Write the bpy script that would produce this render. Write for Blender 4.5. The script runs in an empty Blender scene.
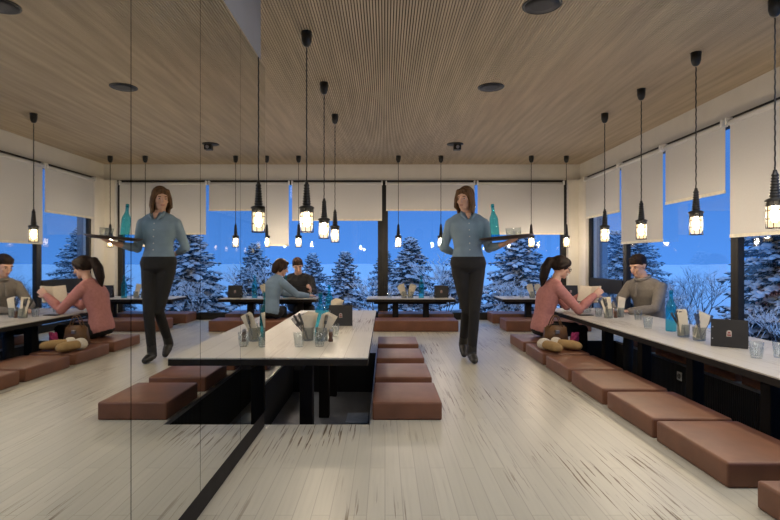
import bpy, bmesh, math, random
from mathutils import Vector as V, Matrix, noise as mnoise
PI = math.pi
S = bpy.context.scene
C = S.collection

# ------------------------------------------------------------------ camera
cam_d = bpy.data.cameras.new('camera')
cam = bpy.data.objects.new('camera', cam_d); C.objects.link(cam)
cam.location = (0, 0, 1.0); cam.rotation_euler = (PI/2, 0, 0)
cam_d.sensor_width = 36; cam_d.lens = 24
cam_d.shift_x = 5/780; cam_d.shift_y = 0
cam_d.clip_start = 0.05; cam_d.clip_end = 400
S.camera = cam

# ------------------------------------------------------------------ view / world / lights
S.view_settings.view_transform = 'Standard'
S.view_settings.look = 'None'
S.view_settings.gamma = 1
S.view_settings.use_curve_mapping = False
S.view_settings.exposure = 0.0
S.cycles.max_bounces = 9
S.cycles.diffuse_bounces = 4
S.cycles.glossy_bounces = 5
S.cycles.transparent_max_bounces = 24
S.cycles.sample_clamp_indirect = 6
BULB = 520.0
WORLD = 1.3

w = bpy.data.worlds.new('twilight'); S.world = w; w.use_nodes = True
nt = w.node_tree; nt.nodes.clear()
out = nt.nodes.new('ShaderNodeOutputWorld'); bg = nt.nodes.new('ShaderNodeBackground')
tc = nt.nodes.new('ShaderNodeTexCoord'); sx = nt.nodes.new('ShaderNodeSeparateXYZ')
cr = nt.nodes.new('ShaderNodeValToRGB')
nt.links.new(tc.outputs['Generated'], sx.inputs[0]); nt.links.new(sx.outputs[2], cr.inputs[0])
e = cr.color_ramp.elements
e[0].position = 0.0; e[0].color = (.075, .25, .72, 1)
e[1].position = 0.16; e[1].color = (.053, .172, .52, 1)
k = e.new(.45); k.color = (.13, .37, .92, 1)
k = e.new(.9); k.color = (.24, .55, 1.15, 1)
nt.links.new(cr.outputs[0], bg.inputs[0]); bg.inputs[1].default_value = WORLD
nt.links.new(bg.outputs[0], out.inputs[0])

def area(name, loc, size, power, col, rot=(0, 0, 0)):
    d = bpy.data.lights.new(name, 'AREA'); d.shape = 'RECTANGLE'; d.size, d.size_y = size
    d.energy = power; d.color = col
    o = bpy.data.objects.new(name, d); C.objects.link(o); o.location = loc; o.rotation_euler = rot
    return o
# added fill lights without fixtures, above the camera and over the open left side
area('fill_light_front', (1.5, 2.2, 2.585), (2.6, .9), 42, (1, .97, .94))
area('fill_light_left', (-2.2, 5.6, 2.585), (1.2, 3.0), 30, (1, .93, .85))

# ------------------------------------------------------------------ materials
def newmat(name):
    m = bpy.data.materials.new(name); m.use_nodes = True
    n = m.node_tree; b = n.nodes['Principled BSDF']
    return m, n, b
def mat(name, col, rough=.6, metal=0., var=.12, scale=18., bump=0., spec=.5, stretch=(1, 1, 1)):
    m, n, b = newmat(name)
    b.inputs['Roughness'].default_value = rough; b.inputs['Metallic'].default_value = metal
    b.inputs['Specular IOR Level'].default_value = spec
    tcn = n.nodes.new('ShaderNodeTexCoord'); mp = n.nodes.new('ShaderNodeMapping'); mp.inputs['Scale'].default_value = stretch
    n.links.new(tcn.outputs['Object'], mp.inputs[0])
    no = n.nodes.new('ShaderNodeTexNoise'); no.inputs['Scale'].default_value = scale; no.inputs['Detail'].default_value = 4
    n.links.new(mp.outputs[0], no.inputs['Vector'])
    r = n.nodes.new('ShaderNodeValToRGB')
    r.color_ramp.elements[0].position = .3; r.color_ramp.elements[1].position = .7
    r.color_ramp.elements[0].color = tuple(max(0, c*(1-var)) for c in col) + (1,)
    r.color_ramp.elements[1].color = tuple(min(1, c*(1+var)) for c in col) + (1,)
    n.links.new(no.outputs[0], r.inputs[0]); n.links.new(r.outputs[0], b.inputs['Base Color'])
    if bump:
        bu = n.nodes.new('ShaderNodeBump'); bu.inputs['Strength'].default_value = bump; bu.inputs['Distance'].default_value = .01
        n.links.new(no.outputs[0], bu.inputs['Height']); n.links.new(bu.outputs[0], b.inputs['Normal'])
    return m
def emit(name, col, s):
    m = bpy.data.materials.new(name); m.use_nodes = True; n = m.node_tree; n.nodes.clear()
    o = n.nodes.new('ShaderNodeOutputMaterial'); e_ = n.nodes.new('ShaderNodeEmission')
    e_.inputs[0].default_value = col + (1,); e_.inputs[1].default_value = s
    n.links.new(e_.outputs[0], o.inputs[0]); return m
def thin_glass(name, tint=(1, 1, 1), rough=.0, ior=1.5, body=0.0, bodycol=(1, 1, 1)):
    m = bpy.data.materials.new(name); m.use_nodes = True; n = m.node_tree; n.nodes.clear()
    o = n.nodes.new('ShaderNodeOutputMaterial'); t = n.nodes.new('ShaderNodeBsdfTransparent'); g = n.nodes.new('ShaderNodeBsdfGlossy')
    t.inputs[0].default_value = tint + (1,); g.inputs['Roughness'].default_value = rough
    f = n.nodes.new('ShaderNodeFresnel'); ge = n.nodes.new('ShaderNodeNewGeometry')
    mr = n.nodes.new('ShaderNodeMapRange'); mr.inputs[3].default_value = ior; mr.inputs[4].default_value = 1/ior
    n.links.new(ge.outputs['Backfacing'], mr.inputs[0]); n.links.new(mr.outputs[0], f.inputs[0])   # same reflectance on both faces
    mx = n.nodes.new('ShaderNodeMixShader'); n.links.new(f.outputs[0], mx.inputs[0])
    last = t.outputs[0]
    if body:
        d = n.nodes.new('ShaderNodeBsdfDiffuse'); d.inputs[0].default_value = bodycol + (1,)
        m2 = n.nodes.new('ShaderNodeMixShader'); m2.inputs[0].default_value = body
        n.links.new(t.outputs[0], m2.inputs[1]); n.links.new(d.outputs[0], m2.inputs[2]); last = m2.outputs[0]
    n.links.new(last, mx.inputs[1]); n.links.new(g.outputs[0], mx.inputs[2]); n.links.new(mx.outputs[0], o.inputs[0])
    return m
def planks(name, width, length, cols, crack=.64, rough=.38, along='y', crackcol=(.125, .075, .032), fine=1.0, coat=.0):
    m, n, b = newmat(name)
    L = n.links.new
    tcn = n.nodes.new('ShaderNodeTexCoord'); sp = n.nodes.new('ShaderNodeSeparateXYZ'); L(tcn.outputs['Object'], sp.inputs[0])
    cb = n.nodes.new('ShaderNodeCombineXYZ')
    a, c = (1, 0) if along == 'y' else (0, 1)
    L(sp.outputs[a], cb.inputs[0]); L(sp.outputs[c], cb.inputs[1]); L(sp.outputs[2], cb.inputs[2])
    br = n.nodes.new('ShaderNodeTexBrick'); br.offset = .37; br.offset_frequency = 2; br.squash = 1
    br.inputs['Scale'].default_value = 1; br.inputs['Brick Width'].default_value = length; br.inputs['Row Height'].default_value = width
    br.inputs['Mortar Size'].default_value = .0022; br.inputs['Mortar Smooth'].default_value = .3; br.inputs['Bias'].default_value = 0
    br.inputs['Color1'].default_value = cols[0] + (1,); br.inputs['Color2'].default_value = cols[1] + (1,); br.inputs['Mortar'].default_value = cols[2] + (1,)
    L(cb.outputs[0], br.inputs['Vector'])
    def nz(scale, vec, detail=3):
        mp = n.nodes.new('ShaderNodeMapping'); mp.inputs['Scale'].default_value = vec; L(cb.outputs[0], mp.inputs[0])
        q = n.nodes.new('ShaderNodeTexNoise'); q.inputs['Scale'].default_value = scale; q.inputs['Detail'].default_value = detail
        L(mp.outputs[0], q.inputs['Vector']); return q.outputs[0]
    def ramp(x, p0, p1):
        r = n.nodes.new('ShaderNodeMapRange'); r.inputs[1].default_value = p0; r.inputs[2].default_value = p1; r.clamp = True
        L(x, r.inputs[0]); return r.outputs[0]
    def mul(x, y):
        q = n.nodes.new('ShaderNodeMath'); q.operation = 'MULTIPLY'; L(x, q.inputs[0])
        if isinstance(y, float): q.inputs[1].default_value = y
        else: L(y, q.inputs[1])
        return q.outputs[0]
    def mixc(f, x, col):
        q = n.nodes.new('ShaderNodeMix'); q.data_type = 'RGBA'; L(f, q.inputs[0]); L(x, q.inputs[6])
        q.inputs[7].default_value = col + (1,); return q.outputs[2]
    grain = mul(ramp(nz(1, (2.2*fine, 55*fine, 1), 5), .45, .75), .35)
    c1 = mixc(grain, br.outputs['Color'], tuple(x*.72 for x in cols[0]))
    cracks = mul(ramp(nz(1, (2.2*fine, 70*fine, 1), 6), crack, crack+.022), ramp(nz(1, (.9, 1.5, 1), 2), .47, .60))
    c2 = mixc(mul(cracks, .92), c1, crackcol)
    L(c2, b.inputs['Base Color'])
    b.inputs['Roughness'].default_value = rough
    b.inputs['Coat Weight'].default_value = coat; b.inputs['Coat Roughness'].default_value = .25
    bu = n.nodes.new('ShaderNodeBump'); bu.invert = True; bu.inputs['Strength'].default_value = .25; bu.inputs['Distance'].default_value = .004
    L(cracks, bu.inputs['Height']); L(bu.outputs[0], b.inputs['Normal'])
    return m
def stripes(name, col, pitch, axis, rough=.6):
    m, n, b = newmat(name); b.inputs['Base Color'].default_value = col + (1,); b.inputs['Roughness'].default_value = rough
    tcn = n.nodes.new('ShaderNodeTexCoord'); wv = n.nodes.new('ShaderNodeTexWave'); wv.bands_direction = axis
    wv.inputs['Scale'].default_value = .314/pitch
    n.links.new(tcn.outputs['Object'], wv.inputs['Vector'])
    bu = n.nodes.new('ShaderNodeBump'); bu.inputs['Strength'].default_value = .9; bu.inputs['Distance'].default_value = .01
    n.links.new(wv.outputs[1], bu.inputs['Height']); n.links.new(bu.outputs[0], b.inputs['Normal'])
    return m

M = {}
M['floor'] = planks('whitewashed_floor_boards', .072, 1.25, ((.555, .52, .42), (.495, .465, .375), (.39, .355, .28)), crack=.583, rough=.36)
M['table_y'] = planks('whitewashed_table_boards', .15, 2.9, ((.56, .53, .47), (.50, .47, .41), (.34, .30, .25)), crack=.535, rough=.42, fine=1.6)
M['table_x'] = planks('whitewashed_table_boards_across', .15, 2.9, ((.56, .53, .47), (.50, .47, .41), (.34, .30, .25)), crack=.535, rough=.42, along='x', fine=1.6)
M['slat'] = mat('ceiling_oak_slats', (.50, .405, .285), .65, var=.16, scale=3, stretch=(6, .35, 1))
M['felt'] = mat('stained_oak_grooves', (.085, .062, .038), .9)
M['wall'] = mat('warm_white_plaster', (.62, .59, .54), .85, var=.03, scale=6, bump=.05)
M['greywall'] = mat('grey_paint', (.24, .235, .235), .85, var=.03, scale=6)
M['outer'] = mat('grey_render', (.30, .29, .30), .9, var=.06, scale=9, bump=.1)
M['frame'] = mat('dark_bronze_frame', (.017, .016, .015), .6, var=.1, spec=.25)
M['dark'] = mat('black_stained_wood', (.018, .015, .013), .65, var=.25, scale=10, stretch=(1, 1, .2), spec=.15)
M['pit'] = stripes('black_ribbed_pit_lining', (.014, .013, .013), .024, 'Y', .55)
M['pitfloor'] = mat('grey_pit_floor', (.27, .28, .30), .45, var=.1)
M['steel'] = mat('brushed_steel', (.45, .45, .46), .35, 1.0)
M['leather'] = mat('brown_leather', (.180, .073, .038), .46, var=.16, scale=7, bump=.06)
M['piping'] = mat('dark_brown_piping', (.09, .038, .025), .5)
M['blind'] = mat('off_white_blind_fabric', (.55, .545, .545), .9, var=.02, scale=60)
M['bar'] = mat('cream_blind_rail', (.66, .62, .52), .6)
M['white'] = mat('white_plastic', (.72, .71, .69), .5, var=.03)
M['black'] = mat('black_plastic', (.012, .012, .012), .38)
M['iron'] = mat('black_iron', (.014, .013, .012), .4, .3)
M['bulb'] = emit('glowing_bulb', (1, .88, .73), BULB)
M['mirror'], _n, _b = newmat('mirror_glass'); _b.inputs['Base Color'].default_value = (.80, .81, .79, 1); _b.inputs['Metallic'].default_value = 1; _b.inputs['Roughness'].default_value = .012
M['pane'] = thin_glass('window_glass', (.97, .985, 1), ior=1.5)
M['glass'] = thin_glass('clear_glass', (.93, .95, .95), rough=.02, ior=1.5, body=.012, bodycol=(.8, .85, .88))
M['teal'] = thin_glass('teal_glass', (.30, .76, .84), rough=.03, ior=1.45, body=.12, bodycol=(.01, .36, .48))
M['jar'] = thin_glass('jar_glass', (.80, .83, .82), rough=.05, ior=1.5, body=.22, bodycol=(.62, .62, .58))
M['napkin'] = mat('cream_paper', (.74, .665, .51), .9, var=.05, scale=30)
M['cutlery'] = mat('cutlery_steel', (.16, .16, .165), .3, 1.0)
M['menu'] = mat('black_board', (.020, .019, .019), .55)
M['crest'] = mat('cream_print', (.50, .44, .40), .6); M['crestred'] = mat('red_print', (.33, .09, .08), .6)
M['shaker'] = mat('brown_wood_turned', (.11, .055, .03), .4)
M['jarlamp'] = None
m_ = bpy.data.materials.new('lamp_jar_glass'); m_.use_nodes = True; n_ = m_.node_tree; n_.nodes.clear()
o_ = n_.nodes.new('ShaderNodeOutputMaterial'); t_ = n_.nodes.new('ShaderNodeBsdfTransparent'); e_ = n_.nodes.new('ShaderNodeEmission'); x_ = n_.nodes.new('ShaderNodeAddShader')
t_.inputs[0].default_value = (.72, .66, .55, 1); e_.inputs[0].default_value = (1, .74, .40, 1); e_.inputs[1].default_value = .9
n_.links.new(t_.outputs[0], x_.inputs[0]); n_.links.new(e_.outputs[0], x_.inputs[1]); n_.links.new(x_.outputs[0], o_.inputs[0]); M['jarlamp'] = m_
M['snow'] = mat('snow', (.80, .83, .88), .8, var=.05, scale=14, bump=.2)
M['needles'] = mat('spruce_needles', (.022, .055, .08), .8, var=.4, scale=9)
M['bark'] = mat('dark_bark', (.045, .035, .032), .9, var=.3)
M['skin'] = mat('skin', (.55, .33, .235), .5, var=.06, scale=12)
M['lips'] = mat('lips', (.40, .19, .145), .5); M['eyes'] = mat('eye_white', (.42, .38, .35), .3); M['iris'] = mat('dark_iris', (.02, .013, .01), .25)
M['hair_dark'] = mat('dark_brown_hair', (.016, .010, .008), .62, var=.5, scale=50, stretch=(1, 1, .15), bump=.3, spec=.15)
M['hair_light'] = mat('light_brown_hair', (.10, .055, .028), .5, var=.45, scale=50, stretch=(1, 1, .15), bump=.3, spec=.15)
M['hair_mid'] = mat('brown_hair', (.035, .019, .012), .5, var=.5, scale=50, stretch=(1, 1, .15), bump=.3, spec=.15)
M['blouse'] = mat('grey_blue_cotton', (.185, .265, .345), .85, var=.1, scale=8, bump=.1)
M['trousers'] = mat('black_cotton', (.010, .010, .011), .85)
M['pink'] = mat('pink_knit', (.46, .20, .185), .9, var=.1, scale=40, bump=.25)
M['greyknit'] = mat('grey_brown_knit', (.19, .17, .15), .9, var=.1, scale=40, bump=.2)
M['blackknit'] = mat('black_jumper', (.012, .012, .014), .9)
M['jeans'] = mat('dark_grey_trousers', (.028, .027, .028), .9)
M['shoe'] = mat('dark_shoe_leather', (.015, .014, .014), .45)
M['bag'] = mat('tan_brown_bag_leather', (.13, .062, .022), .5, var=.25, scale=12)
M['suede'] = mat('tan_suede', (.36, .235, .10), .9, var=.12, scale=20, bump=.2)
M['fleece'] = mat('cream_fleece', (.66, .60, .50), 1.0, var=.15, scale=70, bump=.8)
M['magenta'] = mat('magenta_wool', (.30, .025, .11), .9, var=.3, scale=30, bump=.3)
M['paper'] = mat('book_pages', (.70, .64, .55), .85, var=.04, scale=40)
M['tray'] = mat('dark_brown_tray', (.035, .022, .018), .45)
M['speaker'] = mat('dark_speaker_mesh', (.016, .017, .022), .6, var=.4, scale=300)

# ------------------------------------------------------------------ helpers
class MB:
    def __init__(s): s.bm = bmesh.new()
    def box(s, x0, x1, y0, y1, z0, z1, bev=0, seg=2, M4=None):
        b = bmesh.new(); bmesh.ops.create_cube(b, size=1)
        for v in b.verts: v.co = V(((x0+x1)/2+v.co.x*(x1-x0), (y0+y1)/2+v.co.y*(y1-y0), (z0+z1)/2+v.co.z*(z1-z0)))
        if bev: bmesh.ops.bevel(b, geom=list(b.edges), offset=bev, segments=seg, profile=.5, affect='EDGES')
        s.add(b, M4); return s
    def add(s, b, M4=None):
        if M4 is not None: bmesh.ops.transform(b, matrix=M4, verts=list(b.verts))
        t = bpy.data.meshes.new('t'); b.to_mesh(t); b.free(); s.bm.from_mesh(t); bpy.data.meshes.remove(t)
    def lathe(s, prof, c=(0, 0, 0), n=20, M4=None, cap=True):
        b = bmesh.new(); rings = []
        for r, z in prof:
            rings.append([b.verts.new((c[0]+r*math.cos(2*PI*i/n), c[1]+r*math.sin(2*PI*i/n), c[2]+z)) for i in range(n)])
        for a, d in zip(rings, rings[1:]):
            for i in range(n): b.faces.new((a[i], a[(i+1) % n], d[(i+1) % n], d[i]))
        if cap:
            b.faces.new(rings[0][::-1]); b.faces.new(rings[-1])
        s.add(b, M4); return s
    def tube(s, pts, rad, n=8, cap=True, closed=False):
        pts = [V(p) for p in pts]
        if not isinstance(rad, (list, tuple)): rad = [rad]*len(pts)
        b = bmesh.new(); rings = []; prev = None; N = len(pts)
        for i, p in enumerate(pts):
            if closed: t = pts[(i+1) % N]-pts[i-1]
            else: t = pts[min(i+1, N-1)]-pts[max(i-1, 0)]
            t.normalize()
            if prev is None: u = t.orthogonal().normalized()
            else:
                u = prev - t*prev.dot(t)
                u = u.normalized() if u.length > 1e-6 else t.orthogonal().normalized()
            prev = u; v = t.cross(u)
            rings.append([b.verts.new(p+rad[i]*(u*math.cos(2*PI*j/n)+v*math.sin(2*PI*j/n))) for j in range(n)])
        prs = list(zip(rings, rings[1:])) + ([(rings[-1], rings[0])] if closed else [])
        for a, d in prs:
            for i in range(n): b.faces.new((a[i], a[(i+1) % n], d[(i+1) % n], d[i]))
        if cap and not closed:
            b.faces.new(rings[0][::-1]); b.faces.new(rings[-1])
        s.add(b); return s
    def ell(s, c, r, R=None, sub=2):
        b = bmesh.new(); bmesh.ops.create_icosphere(b, subdivisions=sub, radius=1)
        m = Matrix.Diagonal((r[0], r[1], r[2], 1)) if not isinstance(r, (int, float)) else Matrix.Diagonal((r, r, r, 1))
        if R is not None: m = R.to_4x4() @ m
        s.add(b, Matrix.Translation(c) @ m); return s
    def limb(s, pts, rad, n=12):
        s.tube(pts, rad, n)
        for p, r in zip(pts, rad): s.ell(p, r)
        return s
    def loft(s, rings, n=20):
        # rings: (centre, side vector*rx, forward vector*ry)
        b = bmesh.new(); R = []
        for c, a, f in rings:
            c, a, f = V(c), V(a), V(f)
            R.append([b.verts.new(c+a*math.cos(2*PI*i/n)+f*math.sin(2*PI*i/n)) for i in range(n)])
        for a, d in zip(R, R[1:]):
            for i in range(n): b.faces.new((a[i], a[(i+1) % n], d[(i+1) % n], d[i]))
        b.faces.new(R[0][::-1]); b.faces.new(R[-1])
        s.add(b); return s
    def build(s, name, m, parent=None, smooth=False, loc=None):
        bmesh.ops.recalc_face_normals(s.bm, faces=list(s.bm.faces))
        me = bpy.data.meshes.new(name); s.bm.to_mesh(me); s.bm.free()
        if smooth:
            for p in me.polygons: p.use_smooth = True
        me.materials.append(m)
        o = bpy.data.objects.new(name, me); C.objects.link(o)
        if parent is not None: o.parent = parent
        if loc is not None: o.location = loc
        return o
    def bake(s, name, m, parent, voxel=.008, it=5):
        bmesh.ops.recalc_face_normals(s.bm, faces=list(s.bm.faces))
        me = bpy.data.meshes.new(name+'_src'); s.bm.to_mesh(me); s.bm.free()
        o = bpy.data.objects.new(name, me); C.objects.link(o)
        r = o.modifiers.new('r', 'REMESH'); r.mode = 'VOXEL'; r.voxel_size = voxel; r.use_smooth_shade = True
        q = o.modifiers.new('s', 'SMOOTH'); q.iterations = it; q.factor = .5
        dg = bpy.context.evaluated_depsgraph_get(); dg.update()
        nm = bpy.data.meshes.new_from_object(o.evaluated_get(dg)); nm.name = name
        o.modifiers.clear(); o.data = nm; bpy.data.meshes.remove(me)
        for p in nm.polygons: p.use_smooth = True
        nm.materials.clear(); nm.materials.append(m)
        o.parent = parent
        return o

def tag(o, label, cat, group=None):
    o['label'] = label; o['category'] = cat
    if group: o['group'] = group
    return o
def thing(name, label, cat, loc=(0, 0, 0), rz=0, group=None):
    o = bpy.data.objects.new(name, None); C.objects.link(o); o.empty_display_size = .1
    o.location = loc; o.rotation_euler = (0, 0, rz); return tag(o, label, cat, group)
def struct(o): o['kind'] = 'structure'; return o
def dup(root, loc, rz=None, label=None, group=None, scale=None):
    r = root.copy(); C.objects.link(r); r.location = loc
    if rz is not None: r.rotation_euler = (0, 0, rz)
    if label: r['label'] = label
    if group: r['group'] = group
    if scale: r.scale = scale
    for ch in list(root.children):
        c = ch.copy(); C.objects.link(c); c.parent = r
        for g in list(ch.children):
            d = g.copy(); C.objects.link(d); d.parent = c
    return r

# ================================================================== SETTING
XM, XR, YB, ZC = -.719, 3.28, 8.72, 2.60          # mirror face, right glass line, back glass line, ceiling
XL, YR = -3.30, -4.0                              # far left wall, wall behind the camera
PITS = [(-.985, -.09, 3.16, 5.60, .42), (1.955, 2.87, 1.6, 6.45, .42),
        (-2.45, -1.0, 7.72, 8.20, .40), (-.22, 1.0, 7.72, 8.20, .40), (1.78, 3.05, 7.72, 8.20, .40)]
f = MB()
xs = sorted({XL, XR+.1} | {p[0] for p in PITS} | {p[1] for p in PITS})
ys = sorted({YR, YB+.1} | {p[2] for p in PITS} | {p[3] for p in PITS})
for a, b_ in zip(xs, xs[1:]):
    for c, d in zip(ys, ys[1:]):
        mx, my = (a+b_)/2, (c+d)/2
        if any(p[0] < mx < p[1] and p[2] < my < p[3] for p in PITS): continue
        vs = [f.bm.verts.new(q) for q in ((a, c, 0), (b_, c, 0), (b_, d, 0), (a, d, 0))]
        f.bm.faces.new(vs)
bmesh.ops.remove_doubles(f.bm, verts=list(f.bm.verts), dist=1e-5)
struct(f.build('floor', M['floor']))
for i, (x0, x1, y0, y1, d) in enumerate(PITS):
    p = MB(); t = .03
    p.box(x0-t, x0, y0-t, y1+t, -d, -.002); p.box(x1, x1+t, y0-t, y1+t, -d, -.002)
    p.box(x0, x1, y0-t, y0, -d, -.002); p.box(x0, x1, y1, y1+t, -d, -.002)
    o = struct(p.build('wall_pit', M['pit']))
    struct(MB().box(x0-t, x1+t, y0-t, y1+t, -d-.04, -d).build('floor_pit', M['pitfloor']))
    q = MB(); e_ = .007
    for a in ((x0, x0+e_, y0, y1), (x1-e_, x1, y0, y1)): q.box(a[0], a[1], a[2], a[3], -.022, .002)
    struct(q.build('trim_pit', M['steel']))

struct(MB().box(-.345, -.15, 4.50, 4.80, -.42, -.408, bev=.003).build('trim_lit_patch', mat('pale_blue_grey_lit_patch', (.36, .42, .50), .4)))  # added pale plate; its colour paints the lit patch of pit floor

# slatted ceiling: oak battens with open joints under black felt
c = MB(); pitch = .0192; x = XL
segs = [(YR, -.6), (-.597, 1.8), (1.803, 4.28), (4.283, 6.7), (6.703, YB)]
while x < XR:
    for (a, b_) in segs: c.box(x, x+.0112, a, b_, ZC, ZC+.012)
    x += pitch
struct(c.build('ceiling', M['slat']))
struct(MB().box(XL, XR+.1, YR, YB+.1, ZC+.012, ZC+.12).build('ceiling_backing', M['felt']))

# left wall carrying the mirror, plus the walls out of view that close the room
struct(MB().box(-.91, -.745, YR, 3.118, 0, ZC).build('wall_left', M['greywall']))
struct(MB().box(XL-.1, XL, YR, YB, 0, ZC).build('wall_far_left', M['wall']))
struct(MB().box(XL, XR, YR-.1, YR, 0, ZC).build('wall_rear', M['wall']))
struct(MB().box(-.745, XM-.004, YR, 3.126, 0, .092, bev=.004).build('baseboard_left', M['dark']))
# back wall: white band over the windows, pillar in the corner, low plinth
struct(MB().box(XL, XR+.1, YB-.02, YB+.1, 2.33, ZC).build('wall_back', M['wall']))
struct(MB().box(3.03, XR+.1, YB-.12, YB+.1, 0, 2.33, bev=.004).box(3.20, XR+.1, 8.30, YB, 0, 2.33, bev=.004).build('wall_corner', M['wall']))
struct(MB().box(XR-.02, XR+.1, YR, YB-.02, 2.33, ZC).build('wall_right', M['wall']))
struct(MB().box(XR+.1, 3.74, YB+.02, YB+.35, -.5, 3.2).build('wall_outer', M['outer']))
struct(MB().box(XL, 3.03, YB-.05, YB-.035, 2.312, 2.33).build('trim_1', M['iron']))
struct(MB().box(XR-.065, XR-.05, YR, 8.55, 2.312, 2.33).build('trim_2', M['iron']))

def window_back(n, x0, x1, splits):
    fr = MB(); y0, y1 = YB-.03, YB+.05
    fr.box(x0, x1, y0, y1, 0, .12); fr.box(x0, x1, y0, y1, 2.26, 2.33)
    fr.box(x0, x0+.085, y0, y1, .12, 2.26, bev=.004); fr.box(x1-.085, x1, y0, y1, .12, 2.26, bev=.004)
    r = struct(fr.build('window_%d' % n, M['frame']))
    struct(MB().box(x0+.085, x1-.085, YB+.005, YB+.013, .12, 2.26).build('pane', M['pane'], r))
window_back(1, -3.05, -.035, 1); window_back(2, -.035, 3.03, 1)
def window_right(n, y0, y1, transom=False):
    fr = MB(); x0, x1 = XR-.03, XR+.03
    fr.box(x0, x1, y0, y1, 0, .10); fr.box(x0, x1, y0, y1, 2.26, 2.33)
    fr.box(x0, x1, y0, y0+.052, .10, 2.26, bev=.003); fr.box(x0, x1, y1-.052, y1, .10, 2.26, bev=.004)
    if transom: fr.box(x0-.01, x1, y0+.052, y1-.052, .52, .72, bev=.005)
    r = struct(fr.build('window_%d' % n, M['frame']))
    p = MB()
    if transom:
        p.box(XR+.005, XR+.013, y0+.052, y1-.052, .10, .52); p.box(XR+.005, XR+.013, y0+.052, y1-.052, .72, 2.26)
    else: p.box(XR+.005, XR+.013, y0+.052, y1-.052, .10, 2.26)
    struct(p.build('pane', M['pane'], r))
window_right(3, 7.05, 8.30, True); window_right(4, 4.84, 7.05); window_right(5, 2.63, 4.84); window_right(6, .42, 2.63); window_right(7, -1.79, .42); window_right(8, YR, -1.79)

# mirror panels
MIR = [.366, .920, 1.472, 2.024, 2.584, 3.123]
ML = ['tall mirror panel nearest the camera, beside the frame edge', 'wide mirror panel reflecting the pendants and the seated couple',
      'mirror panel reflecting the waitress and the near floor cushion', 'narrow mirror panel reflecting the table corner', 'narrowest mirror panel ending at the open side of the wall']
for (a, b_), l in zip(zip(MIR, MIR[1:]), ML):
    tag(MB().box(-.7445, XM, a+.0022, b_-.0022, .097, 2.155).build('mirror_panel', M['mirror']), l, 'mirror', 'mirror panels on the left wall')
struct(MB().box(-.7449, -.7365, MIR[0], MIR[-1], .097, 2.155).build('trim_mirror', M['frame']))

# ================================================================== BLINDS
def blind(axis, a0, a1, zb, label):
    if axis == 'x':
        r = thing('roller_blind', label, 'roller blind', ((a0+a1)/2, YB-.07, zb), 0, 'roller blinds at the windows')
    else:
        r = thing('roller_blind', label, 'roller blind', (XR-.08, (a0+a1)/2, zb), PI/2, 'roller blinds at the windows')
    w2 = (a1-a0)/2; h = 2.30-zb
    MB().box(-w2, w2, -.0015, .0015, 0, h-.03).build('fabric', M['blind'], r)
    MB().box(-w2, w2, -.008, .008, -.018, .014, bev=.004).build('bottom_rail', M['bar'], r)
    b_ = MB(); b_.lathe([(.024, -w2), (.024, w2)], n=14, M4=Matrix.Translation((0, .012, h-.028)) @ Matrix.Rotation(PI/2, 4, 'Y')); b_.build('roller', M['blind'], r, True)
    for s in (-1, 1): MB().box(s*w2-.012, s*w2+.012, -.02, .045, h-.05, h+.02, bev=.004).build('bracket', M['white'], r)
blind('x', -3.02, -1.60, 1.25, 'roller blind pulled lowest on the back wall, beside the mirror wall')
blind('x', -1.545, -.05, 1.67, 'back wall roller blind behind the seated man in black')
blind('x', .02, 1.49, 1.835, 'back wall roller blind rolled up highest, above the middle back table')
blind('x', 1.54, 2.975, 1.44, 'back wall roller blind hanging beside the white corner pillar')
blind('y', 7.09, 8.27, 1.67, 'short roller blind on the window wall next to the white corner pillar')
blind('y', 5.99, 7.04, 1.23, 'long roller blind on the window wall behind the man in grey')
blind('y', 4.89, 5.93, 1.645, 'short roller blind on the window wall in front of open blue sky')
blind('y', 3.78, 4.82, 1.224, 'long roller blind on the window wall behind the nearest pendant lamp')

# ================================================================== PENDANTS
def pendant(label, x, y):
    r = thing('pendant_lamp', label, 'pendant lamp', (x, y, ZC), 0, 'caged pendant lamps')
    MB().lathe([(.010, -.104), (.020, -.098), (.029, -.084), (.036, -.058), (.038, 0)], n=16).build('canopy', M['black'], r, True)
    cd = MB(); top, bot = -.11, -(ZC-1.19)+.345
    cd.tube([(.0012*math.sin(i*1.6), .0012*math.cos(i*1.6), top+(bot-top)*i/60) for i in range(61)], .0048, 6); cd.build('cord', M['black'], r, True)
    z0 = -(ZC-1.19)
    prof = [(.010, z0+.365), (.014, z0+.345)]
    for i in range(8):
        zz = z0+.335-i*.018; rr = .016+i*.0014
        prof += [(rr+.004, zz), (rr+.004, zz-.008), (rr, zz-.010), (rr, zz-.017)]
    MB().lathe(prof+[(.034, z0+.185), (.034, z0+.178)], n=16).build('handle', M['black'], r, True)
    MB().lathe([(.036, z0+.19), (.052, z0+.182), (.055, z0+.172), (.048, z0+.168), (.046, z0+.142), (.020, z0+.140)], n=20).build('collar', M['black'], r, True)
    MB().lathe([(.013, z0+.142), (.018, z0+.118), (.023, z0+.085), (.021, z0+.06), (.010, z0+.045)], n=12).build('bulb', M['bulb'], r, True)
    MB().lathe([(.039, z0+.150), (.041, z0+.14), (.041, z0+.035), (.032, z0+.014)], n=20).build('glass_jar', M['jarlamp'], r, True)
    cg = MB()
    for i in range(8):
        a = 2*PI*i/8
        cg.tube([(.0465*math.cos(a), .0465*math.sin(a), z0+.168), (.0465*math.cos(a), .0465*math.sin(a), z0+.006)], .0027, 5)
    for zz in (.006, .062, .115):
        cg.tube([(.0465*math.cos(2*PI*i/24), .0465*math.sin(2*PI*i/24), z0+zz) for i in range(24)], .0031, 5, closed=True)
    cg.tube([(-.0465, 0, z0+.006), (.0465, 0, z0+.006)], .002, 5); cg.tube([(0, -.0465, z0+.006), (0, .0465, z0+.006)], .002, 5)
    cg.build('cage', M['iron'], r)
    return r
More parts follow.
